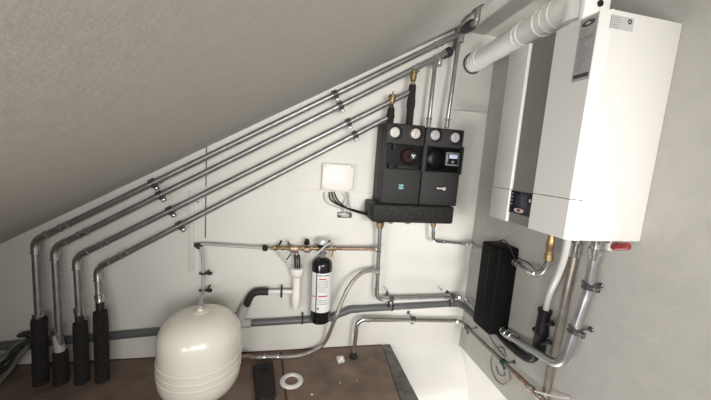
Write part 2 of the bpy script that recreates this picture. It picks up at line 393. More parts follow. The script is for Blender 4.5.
# ------------------------------------------------------------------ insulated stubs with brass air vents on top of the left pump group
def vent_stub(top, bot, vtop, vneck, label, vl, neck_m):
    A, B = BW(*top, .10), BW(*bot, .10)
    root = empty('insulated_stub_pipe', B, label, 'pipe')
    bm = nb(); L = (B - A).length; d = (B - A).normalized()
    lathe(bm, A, d, [(0, .012), (.001, .020), (L * .3, .0215), (L * .34, .024), (L * .5, .024), (L * .55, .021), (L, .021)], 18); obj('sleeve', bm, 'foam', root)
    T = P_ = BW(*vtop, .10); up = -d
    bm = nb(); lathe(bm, A + d * .012, up, [(0, .012), (.008, .016), (.012, .017), (.02, .017), (.022, .012), (.03, .012)], 8); obj('threaded_neck', bm, neck_m, root)
    v = empty('air_vent', A, vl, 'valve', 'brass air vents')
    n0 = A + up * .018; H = (T - n0).length
    bm = nb(); lathe(bm, n0, up, [(0, .010), (.004, .016), (H * .25, .016), (H * .27, .019), (H * .3, .0195), (H * .62, .0195), (H * .64, .024), (H * .78, .024), (H * .8, .02), (H * .9, .018), (H * .92, .008), (H * .93, .006)], 20); obj('body', bm, 'brass', v)
    bm = nb(); cyl(bm, n0 + up * H * .9, T + up * .012, .004, 10); obj('pin', bm, 'dsteel', v)
    bm = nb(); sd = Vector((1, 0, 0)); cyl(bm, n0 + up * H * .82 + sd * .015, n0 + up * (H * .82) + sd * .034 + Vector((0, 0, .004)), .0045, 10); obj('outlet', bm, 'brass', v)
vent_stub((391.2, 108), (389.2, 128), (393, 93.5), None, 'short black insulated stub pipe at the left end of the pump group top', 'brass air vent on the short black stub, the lower and left one', 'green')
vent_stub((412.6, 85), (408.8, 129), (414.2, 68.5), None, 'tall black insulated stub pipe on top of the left pump group', 'brass air vent on the tall black stub, the higher one between diagonal pipes', 'copper')

# ------------------------------------------------------------------ pump groups
def disc_y(bm, c, r, y0, y1, seg=24): return lathe(bm, (c.x, y0, c.z), (0, -1, 0), [(0, r * .97), (abs(y1 - y0) * .3, r), (abs(y1 - y0) * .9, r), (abs(y1 - y0), r * .93)], seg)
def pump_group(x0, x1, z0, z1, win, g1, g2, label, dials):
    OFF = .20; root = empty('pump_group', ((x0 + x1) / 2, -.1, z0), label, 'pump unit', 'black pump groups')
    a = BW(*win[0], OFF); b = BW(*win[1], OFF); wx0, wx1, wz1, wz0 = a.x, b.x, a.z, b.z
    bm = nb()
    box(bm, (x0, -.155, z0), (x1, -.012, z1), .006)                    # rear half of the shell
    # front half: frame around the window recess, built as one bevelled ring of blocks
    box(bm, (x0, -OFF, wz1), (x1, -.154, z1), .009, 3)
    box(bm, (x0, -OFF, z0), (x1, -.154, wz0), .009, 3)
    box(bm, (x0, -OFF + .0008, wz0 - .012), (wx0, -.154, wz1 + .012), .006, 2)
    box(bm, (wx1, -OFF + .0008, wz0 - .012), (x1, -.154, wz1 + .012), .006, 2)
    obj('foam_shell', bm, 'epp', root)
    bm = nb(); box(bm, (wx0 - .004, -.162, wz0 - .004), (wx1 + .004, -.154, wz1 + .004)); obj('recess_back', bm, 'recess', root)
    for g, (px, dm) in enumerate(zip((g1, g2), dials)):
        c = BW(*px, OFF); gg = nb(); annulus(gg, (c.x + .004, -OFF + .001, c.z), (0, -1, 0), .0235, .041, .002); G = obj('gauge', gg, 'black', root, label='round thermometer gauge')  # offset black ring paints the shadow of the gauge recess
        bm = nb(); disc_y(bm, c, .0265, -OFF + .002, -OFF - .006); obj('dial', bm, dm, G)
        bm = nb(); annulus(bm, (c.x, -OFF - .0055, c.z), (0, -1, 0), .0185, .020, .001); obj('scale_ring', bm, 'inkg', G)
        bm = nb(); ang = .6 + g * .7
        v = Vector((math.cos(ang), 0, math.sin(ang))) * .013; s = Vector((-v.z, 0, v.x)).normalized() * .0014; p = Vector((c.x, -OFF - .0062, c.z))
        prism(bm, [p - v - s, p + v * .9 - s * .4, p + v * .9 + s * .4, p - v + s], (0, -.0008, 0)); obj('needle', bm, 'ink', G)
    return root, (wx0, wx1, wz0, wz1)
R1, W1 = pump_group(.4888, .7150, .99, 1.434, ((388, 143.5), (424, 170)), (394.8, 132.3), (415.5, 133.6), 'black foam-cased pump group with teal emblem and red pump, the left one of two', ('dial', 'dialp'))
R2, W2 = pump_group(.7190, .9535, .99, 1.430, ((428.5, 146), (462, 173)), (435, 135.2), (455, 137.6), 'black foam-cased pump group with a lit square display, the right one of two', ('dialg', 'dialg'))
# left: round circulator head in the recess
c = BW(413, 156, .19)
bm = nb(); lathe(bm, (c.x - .02, -.158, c.z - .002), (0, -1, 0), [(0, .045), (.012, .045), (.02, .038), (.024, .034)], 28); pm = obj('circulator', bm, 'dred', R1, label='dark red circulator pump head')
bm = nb(); lathe(bm, (c.x, -.182, c.z), (0, -1, 0), [(0, .024), (.008, .024), (.012, .020)], 22); obj('speed_knob', bm, 'black', pm)
bm = nb()
for q in range(3):
    an = q * 2.094 + .5; ctr = Vector((c.x + .007 * math.cos(an), -.194, c.z + .007 * math.sin(an))); lathe(bm, ctr, (0, -1, 0), [(0, .0048), (.0012, .0048)], 8)
obj('emblem', bm, 'mark', pm)
for q0, q1 in [((W1[0] + .035, -.185, W1[3] - .03), (W1[0] + .06, -.16, W1[3] + .004)), ((W1[0] + .02, -.185, W1[2] - .004), (W1[0] + .045, -.16, W1[2] + .025)), ((W1[0] + .07, -.178, W1[2] - .004), (W1[1] - .02, -.16, W1[2] + .018))]:
    bm = nb(); box(bm, q0, q1, .004); obj('bracket', bm, 'eppm', R1)
# right: circulator with display
bm = nb(); lathe(bm, (W2[0] + .075, -.158, (W2[2] + W2[3]) / 2), (0, -1, 0), [(0, .062), (.012, .062), (.018, .05), (.02, .03)], 30); pm = obj('circulator', bm, 'recess', R2)
a = BW(446.8, 152, .188); b = BW(458, 166.3, .188)
bm = nb(); box(bm, (a.x, -.192, b.z), (b.x, -.17, a.z), .003); D_ = obj('display_box', bm, 'grey', R2)
bm = nb(); box(bm, (a.x + .008, -.1935, b.z + .008), (b.x - .006, -.1915, a.z - .008), .001); obj('bezel', bm, 'screen', D_)
bm = nb(); box(bm, (a.x + .016, -.1948, a.z - .035), (b.x - .012, -.193, a.z - .012), .001); obj('lit_screen', bm, 'lcdw', D_)
bm = nb(); lathe(bm, ((a.x + b.x) / 2, -.193, b.z + .022), (0, -1, 0), [(0, .008), (.003, .008), (.004, .006)], 16); obj('knob', bm, 'grey', D_)
# teal emblem: two stacked swooshes
c = BW(401.2, 187, .2); bm = nb()
for dz in (.0075, -.0075):
    pts = [(-.013, .004), (-.006, .005), (.012, .004), (.013, -.001), (.002, -.003), (-.010, -.005), (-.013, -.003), (-.003, 0.0005), (.004, .001)]
    pts = [(-.014, .005), (.010, .005), (.013, .001), (.002, -.004), (-.013, -.004), (-.013, -.001), (-.002, -.0005), (.003, .0015), (-.014, .0015)]
    prism(bm, [(c.x + x * 1.1, -.2002, c.z + dz + z * 1.1) for x, z in pts], (0, -.001, 0))
obj('teal_emblem', bm, 'teal', R1, label='small teal emblem')
# pale script wordmark with a small swoosh
c = BW(441.5, 188.6, .2); bm = nb()
for i, (h, wd_) in enumerate([(.010, .0035), (.006, .004), (.006, .004), (.006, .0045), (.009, .003), (.006, .0042)]):
    x = c.x - .028 + i * .0062; box(bm, (x, -.2012, c.z - .003), (x + wd_, -.2002, c.z - .003 + h))
annulus(bm, (c.x + .017, -.2002, c.z - .001), (0, -1, 0), .005, .009, .001, 16)
obj('wordmark', bm, 'mark', R2, label='pale wordmark')
# common manifold block below
bm = nb(); box(bm, (.443, -.212, .884), (.938, -.012, .989), .014, 3)
mf = empty('manifold_block', (.69, -.1, .884), 'black foam manifold block under both pump groups', 'manifold'); obj('foam_block', bm, 'eppm', mf)
c = BW(441, 211, .212); bm = nb(); prism(bm, [(c.x - .012, -.2125, c.z - .010), (c.x + .012, -.2125, c.z + .002), (c.x + .012, -.2125, c.z + .010), (c.x + .006, -.2125, c.z - .002)], (0, -.0012, 0)); obj('embossed_mark', bm, 'epp', mf)
bm = nb(); box(bm, (.435, -.17, .92), (.446, -.05, .975), .004); obj('cable_gland', bm, 'rub', mf)
bm = nb()
for px in (390.5, 407.5):
    c = BW(px, 226, .12); lathe(bm, (c.x, -.12, .888), (0, 0, -1), [(0, .014), (.01, .014), (.011, .018), (.024, .018), (.025, .010), (.028, .010)], 6)
obj('plug', bm, 'fit', mf)
bm = nb()
for px in (399, 415):
    c = BW(px, 225, .12); lathe(bm, (c.x, -.12, .888), (0, 0, -1), [(0, .012), (.008, .012), (.010, .008)], 12)
obj('cap', bm, 'rub', mf)

# ------------------------------------------------------------------ junction box with cables and strain clip
a = BW(323, 163, .045); b = BW(352.5, 191.5, .045)
jb = empty('junction_box', ((a.x + b.x) / 2, 0, b.z), 'white square junction box on the back wall left of the pump groups', 'junction box')
bm = nb(); box(bm, (a.x, -.045, b.z), (b.x, 0, a.z), .004); obj('base', bm, 'white', jb)
bm = nb(); box(bm, (a.x + .004, -.052, b.z + .004), (b.x - .004, -.0452, a.z - .004), .003); ld = obj('lid', bm, 'white', jb)
bm = nb(); box(bm, (a.x + .028, -.0535, b.z + .03), (b.x - .028, -.0518, a.z - .045), .001); obj('raised_field', bm, 'white', ld)
bm = nb()
for (x, z) in [(a.x + .014, a.z - .014), (b.x - .014, a.z - .014), (a.x + .014, b.z + .014), (b.x - .014, b.z + .014)]: lathe(bm, (x, -.0518, z), (0, -1, 0), [(0, .0045), (.002, .0045), (.0025, .0035)], 10)
obj('lid_screw', bm, 'labell', ld)
bm = nb(); mx = (a.x + b.x) / 2
for i, dx in enumerate((-.003, .006)): box(bm, (mx + dx, -.0545, (a.z + b.z) / 2 - .004), (mx + dx + .0025, -.0533, (a.z + b.z) / 2 + .004))
obj('print', bm, 'pinkmark', ld)
def cable(name, pts, r, m, label, cat='cable', group=None, parent=None, n=8):
    bm = nb(); sweep(bm, smooth_path(pts, n), r, 8); 
    return obj(name, bm, m, parent, label if parent is None else None, cat if parent is None else None, group)
cable('cable', [BW(329, 192, .025), BW(331, 200, .03), BW(342, 206.5, .04), BW(356, 210.5, .06), BW(371, 214.3, .09)], .0042, 'black', 'black cable sagging from the junction box to the manifold block, uppermost of three', group='black cables from the junction box')
cable('cable', [BW(331.5, 192, .03), BW(335, 201, .035), BW(345, 207.5, .045), BW(357, 211.5, .065), BW(371, 215.2, .095)], .0042, 'black', 'black cable sagging from the junction box to the manifold block, middle of three', group='black cables from the junction box')
cable('cable', [BW(334, 192, .03), BW(338, 200.5, .035), BW(347, 208.2, .045), BW(358, 212.5, .065), BW(371, 216.2, .10)], .0042, 'rub', 'black cable sagging from the junction box to the manifold block, lowest of three', group='black cables from the junction box')
cable('cable', [BW(324, 192, .02), BW(324.5, 198, .02), BW(327, 203, .02), BW(334, 206.3, .02), BW(341.5, 209, .02), BW(342, 213, .018)], .003, 'cablew', 'thin grey cable looping out of the left end of the junction box')
cable('cable', [BW(341, 192, .02), BW(345, 198, .022), BW(342.5, 205, .02), BW(344, 213, .018)], .0028, 'cablew', 'thin grey wire from the junction box, left one entering the small wall clip', group='grey wires into the clip')
cable('cable', [BW(345.5, 192, .02), BW(348, 200, .022), BW(346.5, 207, .02), BW(347, 213, .018)], .0028, 'cablew', 'thin grey wire from the junction box, middle one entering the small wall clip', group='grey wires into the clip')
cable('cable', [BW(348, 192, .02), BW(349, 202, .022), BW(350.5, 209, .02), BW(349.5, 213, .018)], .0028, 'cablew', 'thin grey wire from the junction box, right one entering the small wall clip', group='grey wires into the clip')
a = BW(338, 212.7, .03); b = BW(352, 218.5, .03)
r_ = empty('terminal_clip', ((a.x + b.x) / 2, 0, b.z), 'small dark cable clip on the wall under the junction box', 'clip')
bm = nb(); box(bm, (a.x, -.022, b.z), (b.x, 0, a.z), .006); obj('clip_body', bm, 'dsteel', r_)
bm = nb(); box(bm, (a.x + .02, -.026, b.z + .006), (b.x - .018, -.021, a.z - .006), .003); obj('window', bm, 'labell', r_)

# ------------------------------------------------------------------ boiler on the right wall
X0, X1, Y0, Y1, Z0, Z1 = .909, XW, -.5625, -1.005, 1.0065, 1.7325
bo = empty('wall_boiler', ((X0 + X1) / 2, (Y0 + Y1) / 2, Z0), 'large white wall-hung gas boiler with a dark vertical strip and display', 'boiler')
bm = nb(); box(bm, (X0 + .030, Y1, Z0), (X1, Y0, Z1), .004); obj('casing', bm, 'boil', bo)
zs = 1.1435; g = .0012; SA, SB = -.695, -.822
def front_piece(z0, z1, nm):
    bm = nb(); ch = .020
    pr = [(X0 + .031, Y1), (X0 + .028, Y1), (X0, Y1 + ch), (X0, SB), (X0 + .014, SB), (X0 + .014, SB + .001), (X0 + .031, SB + .001)]
    prism(bm, [(x, y, z0) for x, y in pr], (0, 0, z1 - z0))
    obj(nm, bm, 'boil', bo)
    bm = nb()
    pr = [(X0 + .031, SA), (X0 + .006, SA), (X0, SA + .005), (X0, Y0 - .012), (X0 + .008, Y0), (X0 + .031, Y0)]
    prism(bm, [(x, y, z0) for x, y in pr], (0, 0, z1 - z0)); obj(nm, bm, 'boil', bo)
front_piece(zs + g, Z1, 'front_panel'); front_piece(Z0, zs - g, 'lower_panel')
bm = nb(); box(bm, (X0 + .010, SB + .001, Z0), (X0 + .0305, SA - .0005, Z1)); obj('centre_strip', bm, 'strip', bo, label='dark grey vertical strip')
bm = nb(); box(bm, (X0 + .029, Y1 + .001, zs - g), (X0 + .0308, Y0 - .001, zs + g)); obj('seam', bm, 'ink', bo)
bm = nb(); box(bm, (X0 + .004, SB + .001, 1.048), (X0 + .012, SA - .001, 1.141), .001); dp = obj('display_panel', bm, 'screen', bo, label='black control display')
bm = nb(); box(bm, (X0 + .003, -.792, 1.082), (X0 + .0045, -.728, 1.130), .0005); obj('screen', bm, 'lcd', dp)
for z in (1.130, 1.116, 1.101, 1.086):
    bm = nb(); box(bm, (X0 + .0028, -.712, z - .003), (X0 + .0045, -.703, z + .003), .0006); obj('button', bm, 'inkg', dp)
bm = nb(); cy, cz = -.808, 1.112
prism(bm, [(X0 + .0045, cy + .006, cz), (X0 + .0045, cy, cz + .008), (X0 + .0045, cy - .006, cz), (X0 + .0045, cy, cz - .008)], (-.0015, 0, 0)); obj('arrow_button', bm, 'labell', dp)
# oval maker's badge below the screen
def oval(bm, c, n, ry, rz, th, seg=24):
    pts = [Vector(c) + Vector((0, ry * math.cos(2 * PI * k / seg), rz * math.sin(2 * PI * k / seg))) for k in range(seg)]; prism(bm, pts, (-th, 0, 0))
bm = nb(); oval(bm, (X0 + .0042, -.755, 1.064), None, .028, .009, .0012); bd = obj('badge', bm, 'pinkmark', dp, label='oval rosy badge')
bm = nb(); oval(bm, (X0 + .0031, -.755, 1.064), None, .009, .006, .0008); obj('badge_centre', bm, 'ink', bd)
# tall grey label on the front
Ly0, Ly1, Lz0, Lz1 = -.920, -.9835, 1.531, 1.727
bm = nb(); box(bm, (X0 - .0008, Ly1, Lz0), (X0 + .001, Ly0, Lz1)); lb = obj('energy_label', bm, 'labelg', bo, label='tall grey information label')
bm = nb(); oval(bm, (X0 - .0008, -.951, 1.709), None, .024, .010, .0006); lo_ = obj('oval_logo', bm, 'ink', lb)
bm = nb(); oval(bm, (X0 - .0014, -.951, 1.709), None, .009, .004, .0004); obj('logo_centre', bm, 'labell', lo_)
bm = nb()
for i in range(17):
    z = 1.690 - i * .0078; yy = -.928; wdt = .047 if i in (3, 4) else random.uniform(.018, .046)
    box(bm, (X0 - .0012, yy - wdt, z - (.0022 if i == 3 else .0010)), (X0 - .0006, yy, z))
box(bm, (X0 - .0012, -.980, 1.540), (X0 - .0006, -.924, 1.553)); obj('print', bm, 'ink', lb)
# silver rating sticker on the side
bm = nb(); box(bm, (.933, Y1 - .0010, 1.678), (1.018, Y1 + .001, 1.7165)); sk = obj('rating_sticker', bm, 'labell', bo, label='silver sticker')
bm = nb()
for i in range(5):
    z = 1.711 - i * .007; box(bm, (.937, Y1 - .0014, z - .0016), (.937 + (.030, .034, .026, .022, .03)[i], Y1 - .0008, z))
obj('print', bm, 'inkg', sk)
bm = nb(); annulus(bm, (1.003, Y1 - .0008, 1.705), (0, -1, 0), .003, .008, .0006, 18); obj('round_mark', bm, 'ink', sk)

# ------------------------------------------------------------------ flue
fx = 1.06; zf0 = 1.856; zf1 = 1.885; rf = .052
fl = empty('flue_pipe', (fx, -.8, Z1), 'thick white flue pipe from the boiler top into the back wall', 'flue')
fA = BW(472.3, 63.8); fB = on(525, 33.5, 0, 1.036); fC = on(558, 14, 0, 1.02); fD = fC + (fC - fB).normalized() * .12; pth = [fA, fB, fC]
bm = nb(); sweep(bm, pth, rf, 36); obj('pipe', bm, 'flue', fl)
p2, _ = fil([fC.lerp(fB, .2), fD, Vector((fD.x, fD.y, Z1 + .045))], .07, 12)
bm = nb(); sweep(bm, p2, rf * 1.05, 36); obj('elbow', bm, 'flue', fl)
for y in (-.045, -.075, -.105, -.455, -.485, -.60, -.645, -.69):
    c = fA.lerp(fB, y / fB.y) if y > fB.y else fB.lerp(fC, (y - fB.y) / (fC.y - fB.y)); d = (fB - fA).normalized()
    bm = nb(); lathe(bm, c, d, [(0, rf), (.002, rf * 1.10), (.007, rf * 1.10), (.009, rf)], 36); obj('joint_ring', bm, 'flue', fl)
bm = nb(); annulus(bm, (fA.x, -.001, fA.z), (0, -1, 0), rf * 1.0, rf * 1.22, .006, 36); obj('wall_collar', bm, 'groove', fl, label='dark gap ring at the wall')
bm = nb(); lathe(bm, (fD.x + .03, fD.y, Z1 + .0005), (0, 0, 1), [(0, .066), (.03, .066), (.034, .06), (.05, .058)], 36); obj('adapter', bm, 'flue', fl)
ap = empty('flue_adapter_box', (1.0, -.9, Z1), 'white box-shaped flue adapter with a black port on the boiler top', 'adapter')
bm = nb(); box(bm, (.950, -.885, Z1), (1.055, -.862, Z1 + .125), .006); obj('body', bm, 'flue', ap)
bm = nb(); pp_ = on(600, 3.5, 1, -.886); lathe(bm, pp_, (0, -1, 0), [(0, .011), (.004, .011), (.005, .008)], 18); obj('port', bm, 'black', ap, label='black port')

# ------------------------------------------------------------------ plate heat exchanger
hx = empty('heat_exchanger', (1.151, -.368, .32), 'black foam-cased heat exchanger on the right wall below the boiler', 'heat exchanger')
bm = nb(); box(bm, (1.0895, -.446, .317), (XW, -.290, .811), .010, 3); obj('foam_case', bm, 'eppd', hx)
bm = nb(); box(bm, (1.0885, -.372, .325), (1.0900, -.368, .803)); obj('case_seam', bm, 'black', hx)
def port(px, nm):
    c = on(*px, 1, -.446); bm = nb(); lathe(bm, (c.x, -.444, c.z), (0, -1, 0), [(0, .020), (.004, .020), (.005, .015), (.012, .015), (.013, .021), (.03, .021), (.032, .016), (.04, .016)], 8); obj(nm, bm, 'fit', hx); return Vector((c.x, -.484, c.z))
pt = port((514.5, 262), 'upper_port'); pb = port((502, 330), 'lower_port')
bm = nb(); sweep(bm, smooth_path([Vector((1.12, -.40, .808)), Vector((1.115, -.40, .835)), Vector((1.13, -.42, .85)), Vector((1.15, -.44, .82)), Vector((1.165, -.47, .77)), Vector((1.175, -.52, .745))]), .0032, 8)
thing1('sensor_cable', bm, 'black', 'thin black sensor cable looping over the top of the heat exchanger', 'cable')

# ------------------------------------------------------------------ brass valve and bent pipe between boiler and exchanger
bv = empty('boiler_outlet_valve', RW(549, 247, .13), 'brass valve with bent steel tube joining boiler and heat exchanger top', 'valve')
t_ = RW(551, 240, .13); n_ = RW(548, 261, .13); t_.z = Z0 + .002; d = (n_ - t_).normalized(); L = (n_ - t_).length
bm = nb(); lathe(bm, t_, d, [(0, .009), (L * .25, .010), (L * .26, .014), (L * .36, .014), (L * .45, .0165), (L * .6, .0165), (L * .62, .0145), (L * .78, .0145), (L * .8, .0185), (L * .97, .0185), (L, .012)], 10); obj('body', bm, 'brass', bv)
pth = smooth_path([n_, RW(546.5, 267, .125), RW(541, 273, .12), RW(533, 273.5, .11), RW(524, 268, .09), pt], 8)
bm = nb(); sweep(bm, pth, .009, 12); obj('tube', bm, 'steel', bv)
bm = nb(); i = 24; coupling(bm, pth[i], pth[i + 1] - pth[i], .011, .05); obj('coupling', bm, 'fit', bv)
cable('sensor_cable', [RW(518, 258, .08), RW(527, 262, .10), RW(536, 270, .12), RW(542, 268, .14), RW(546, 261, .15)], .0028, 'black', 'thin black cable running along the bent tube to the brass valve')

# ------------------------------------------------------------------ pipes below the boiler
sp = empty('return_pipe', RW(596, 245, .07), 'thick steel pipe from the boiler bottom bending round to the exchanger bottom', 'pipe')
top = RW(597, 243, .065); top.z = Z0
low = RW(562, 368, .105); pts = [top, RW(588.5, 290, .052), low, pb]
path, arcs = fil(pts, [.3, .085], 12); bm = nb(); sweep(bm, path, .0175, 18); obj('pipe', bm, 'steel', sp)
d = (pb - low).normalized(); bm = nb(); lathe(bm, pb - d * .06, d, [(0, .0175), (.002, .024), (.012, .024), (.014, .020), (.045, .020), (.047, .024), (.058, .024), (.06, .018)], 18); obj('coupling', bm, 'fit', sp)
d = (pts[1] - top).normalized(); bm = nb(); lathe(bm, top, d, [(0, .015), (.006, .015), (.007, .021), (.028, .021), (.03, .017), (.055, .018), (.057, .025), (.078, .025), (.08, .019), (.10, .019)], 10); obj('union', bm, 'fit', sp)
for (u, v, l) in [(591.5, 286, 'upper'), (582.5, 331.5, 'lower')]:
    # nearest point of the path to the measured place
    p = RW(u - 2, v, .055)
    A = path[0]; best = None
    for i in range(len(path) - 1):
        e = path[i + 1] - path[i]; t = max(0, min(1, (p - path[i]).dot(e) / e.length_squared)); q = path[i] + e * t
        if best is None or (q - p).length < best[0]: best = ((q - p).length, q, e)
    clamp(best[1], best[2], .0175, 'r', 'steel clamp, the %s one on the thick pipe bending under the boiler' % l, 'clamps on the return pipe', side=1)
gp = empty('gas_pipe', RW(545, 400, .045), 'straight dull grey pipe running down the right wall from the boiler', 'pipe')
t_ = RW(578.5, 240, .05); t_.z = Z0; b_ = RW(543.5, 404, .022); d = (b_ - t_).normalized()
bm = nb(); cyl(bm, t_, b_ + d * .2, .0165, 18); obj('pipe', bm, 'rust', gp)
bm = nb(); lathe(bm, t_, d, [(0, .014), (.02, .014), (.021, .019), (.04, .019), (.041, .015), (.06, .015), (.061, .022), (.082, .022), (.083, .018), (.10, .018), (.101, .022), (.118, .022), (.12, .017)], 10); obj('union', bm, 'fit', gp)
# condensate hose + black trap
ch = empty('condensate_hose', RW(546, 310, .07), 'translucent white hose hanging from the boiler into the black trap', 'hose')
h0 = RW(568, 240, .12); h0.z = Z0; bm = nb(); sweep(bm, smooth_path([h0, RW(564.5, 256, .115), RW(558, 275, .10), RW(550, 293, .065), RW(545.5, 311, .052)]), .0135, 16); obj('hose', bm, 'hose', ch)
tr = empty('condensate_trap', RW(540, 352, .07), 'black plastic condensate trap with side lugs under the white hose', 'trap')
A = RW(545, 311, .05); B = RW(538, 352, .045); d = (B - A).normalized(); L = (B - A).length
bm = nb(); lathe(bm, A - d * .01, d, [(0, .020), (.003, .030), (.014, .030), (.016, .026), (L * .45, .028), (L * .5, .031), (L * .6, .031), (L * .62, .028), (L, .029), (L + .006, .022)], 20); obj('body', bm, 'black', tr)
bm = nb()
for (u, v, du) in [(549, 323.5, 7), (546, 342, 7), (537, 329.5, -5)]:
    a = RW(u - du, v + 1, .05); b = RW(u + du * .4, v, .055); cyl(bm, a, b, .009, 12); lathe(bm, b, (b - a), [(0, .012), (.006, .012), (.008, .008)], 12)
obj('lug', bm, 'black', tr)
bm = nb(); sweep(bm, smooth_path([RW(538.5, 346, .045), RW(533, 357, .042), RW(526, 357, .04), RW(516, 350, .038), RW(505, 340, .035), RW(497, 331, .03)]), .022, 16); obj('bend', bm, 'black', tr)
bm = nb()
for (u, v) in [(519, 339), (516, 353.5)]:
    c = RW(u, v, .05); lathe(bm, c, (-.5, -.5, .6), [(0, .010), (.012, .010), (.014, .006)], 10)
obj('clip', bm, 'black', tr)
# filling valve with red knob
fv = empty('filling_valve', RW(620, 244, .09), 'small filling valve with a red knob under the boiler right corner', 'valve')
def rwz(u, off, z): p = RW(u, 243, off); return Vector((p.x, p.y, z))
bm = nb(); a = rwz(602, .10, .998); b = rwz(616, .09, .998); cyl(bm, a, b, .007, 10); lathe(bm, a.lerp(b, .4), b - a, bead(.009, .012), 8)
c = a.lerp(b, .15); cyl(bm, Vector((c.x, c.y, Z0)), c, .007, 10); obj('tube', bm, 'rust', fv)
c = rwz(610, .095, .985); bm = nb(); lathe(bm, c + Vector((0, 0, .018)), (0, 0, -1), [(0, .009), (.01, .009), (.011, .013), (.034, .013), (.036, .008)], 10); obj('drain_nozzle', bm, 'labell', fv)
a = RW(612, 247, .095); b = RW(628.5, 246.2, .085); d = (b - a).normalized()
bm = nb(); lathe(bm, a, d, [(0, .008), (.003, .012)] + [(.006 + i * .0075, (.0145 if i % 2 else .0125)) for i in range(6)] + [(.052, .011), (.054, .006)], 14); obj('red_knob', bm, 'redp', fv, label='ribbed red knob')
bm = nb(); lathe(bm, Vector((rwz(592, .09, 1).x, rwz(592, .09, 1).y, Z0 + .001)), (0, 0, -1), [(0, .026), (.012, .026), (.014, .02)], 18); obj('collar', bm, 'black', sp)

# ------------------------------------------------------------------ water line: pump manifold -> exchanger, and manifold -> lower line
w1 = empty('water_pipe', BW(433, 224, .10), 'thin steel pipe from the manifold right end to the heat exchanger top', 'pipe')
cr = XW - .05
a = BW(433.4, 222, .10); b = BW(433, 240.5, .10); c = BW(478, 244, .06); c.x = XW - .06; e_ = Vector((XW - .06, -.292, BW(476, 244, .06).z + .0))
run(w1, [a, b, c, e_], .0098, 'steel', fr=.028, em='fit', coups=[(1, .22), (1, .85)])
bm = nb(); lathe(bm, a, (b - a), [(0, .011), (.003, .018), (.02, .018), (.022, .014), (.03, .014), (.032, .011)], 8); obj('union', bm, 'brass', w1)
w2 = empty('water_pipe', BW(381, 224, .10), 'steel pipe dropping from the manifold left end then running right along the wall', 'pipe')
a = BW(380.2, 222, .10); b = BW(376.4, 299.3, .085); c = BW(478, 298, .07); c.x = XW - .07; c.z = b.z; e_ = Vector((XW - .07, -.292, b.z - .02))
run(w2, [a, b, c, e_], .0118, 'steel', fr=.045, coups=[(0, .33), (0, .62), (1, .1), (1, .82)])
bm = nb(); lathe(bm, a, (b - a), [(0, .014), (.003, .024), (.026, .024), (.028, .018), (.04, .018), (.042, .014)], 8); obj('union', bm, 'brass', w2)
for u, l in [(391, 'left'), (453, 'right')]:
    p = BW(u, 296.8, .08); t = (p.x - b.x) / (c.x - b.x); p = b.lerp(c, t)
    cp = clamp(p, (1, 0, 0), .0135, 'b', 'steel clamp, the %s of two on the horizontal pipe above the grey drain' % l, 'clamps above the drain')
    bm = nb(); box(bm, (p.x - .006, -.055, p.z - .075), (p.x + .006, -.045, p.z + .0), .002); obj('hanger', bm, 'rub', cp)
# screw eyes above them
for (u, v, l) in [(383.5, 286, 'left'), (437, 285.5, 'right')]:
    p = BW(u, v, 0); bm = nb(); cyl(bm, p, p + Vector((.012, -.045, -.01)), .0028, 8); lathe(bm, p + Vector((.010, -.04, -.009)), (.25, -.9, -.2), [(0, .003), (.001, .007), (.006, .007), (.007, .003)], 6)
    thing1('wall_screw', bm, 'fit', 'small bare screw in the wall above the grey drain, the %s one' % l, 'screw', 'bare wall screws')

# low zinc pipe
w3 = empty('low_pipe', FL(353, 357), 'steel pipe rising from the floor and running low along both walls', 'pipe')
a = FL(353.5, 357); b = BW(357.5, 319.5, .10); z0 = b.z; c = Vector((XW - .065, -.075, .195)); d_ = RW(541, 398, .06); d2 = d_ + (d_ - RW(475, 334.5, .06)).normalized() * .25
run(w3, [a, b, c, d_.lerp(c, -.0)], .0125, 'rust', fr=.045, coups=[(1, .52), (2, .06), (2, .12)])
bm = nb(); lathe(bm, a, (b - a), [(0, .03), (.004, .03), (.006, .018), (.03, .018), (.032, .0135)], 16); obj('floor_rosette', bm, 'rub', w3)
dv = (d_ - c).normalized(); bm = nb(); s = d_.lerp(c, .25); cyl(bm, s, d_ + dv * .12, .0135, 14); obj('pipe_end', bm, 'copper', w3, label='copper-toned end section')
for t in (.10, .02): bm = nb(); lathe(bm, d_.lerp(c, t), dv, bead(.014, .02)); obj('coupling', bm, 'fit', w3)
p = d_.lerp(c, .36); clamp(p, dv, .0125, 'r', 'dark green-tinged clamp on the low pipe along the right wall', m='green')
p = d_.lerp(c, .965); clamp(BW(413, 319, .085), c - b, .0125, 'b', 'steel clamp in the middle of the low pipe on the back wall')
clamp(d_.lerp(c, .86), dv, .0125, 'r', 'dark clamp on the low pipe just past the corner of the walls')
# loose loop of cable and thin pipe near the corner
cable('loose_cable', [RW(487, 322, .04), RW(490, 337, .03), RW(499, 350, .03), RW(505.5, 357, .03), RW(503, 348, .02), RW(495, 350, .02), RW(491, 363, .02), RW(495, 378, .02), RW(503, 384.5, .025), RW(510, 380, .03), RW(509, 370, .03)], .0042, 'loop', 'thin grey cable hanging in a loose loop on the right wall by the low pipe')
cable('loose_cable', [RW(496, 366, .02), RW(499, 374, .03), RW(504, 376, .03), RW(505, 372, .02)], .004, 'loop', 'short curled wire end inside the loose loop on the right wall')
cable('loose_cable', [RW(535, 391, .1), RW(545, 394, .08), RW(556, 396.5, .05), RW(570, 398, .02)], .004, 'cablew', 'pale wire sticking out at the foot of the grey gas pipe')

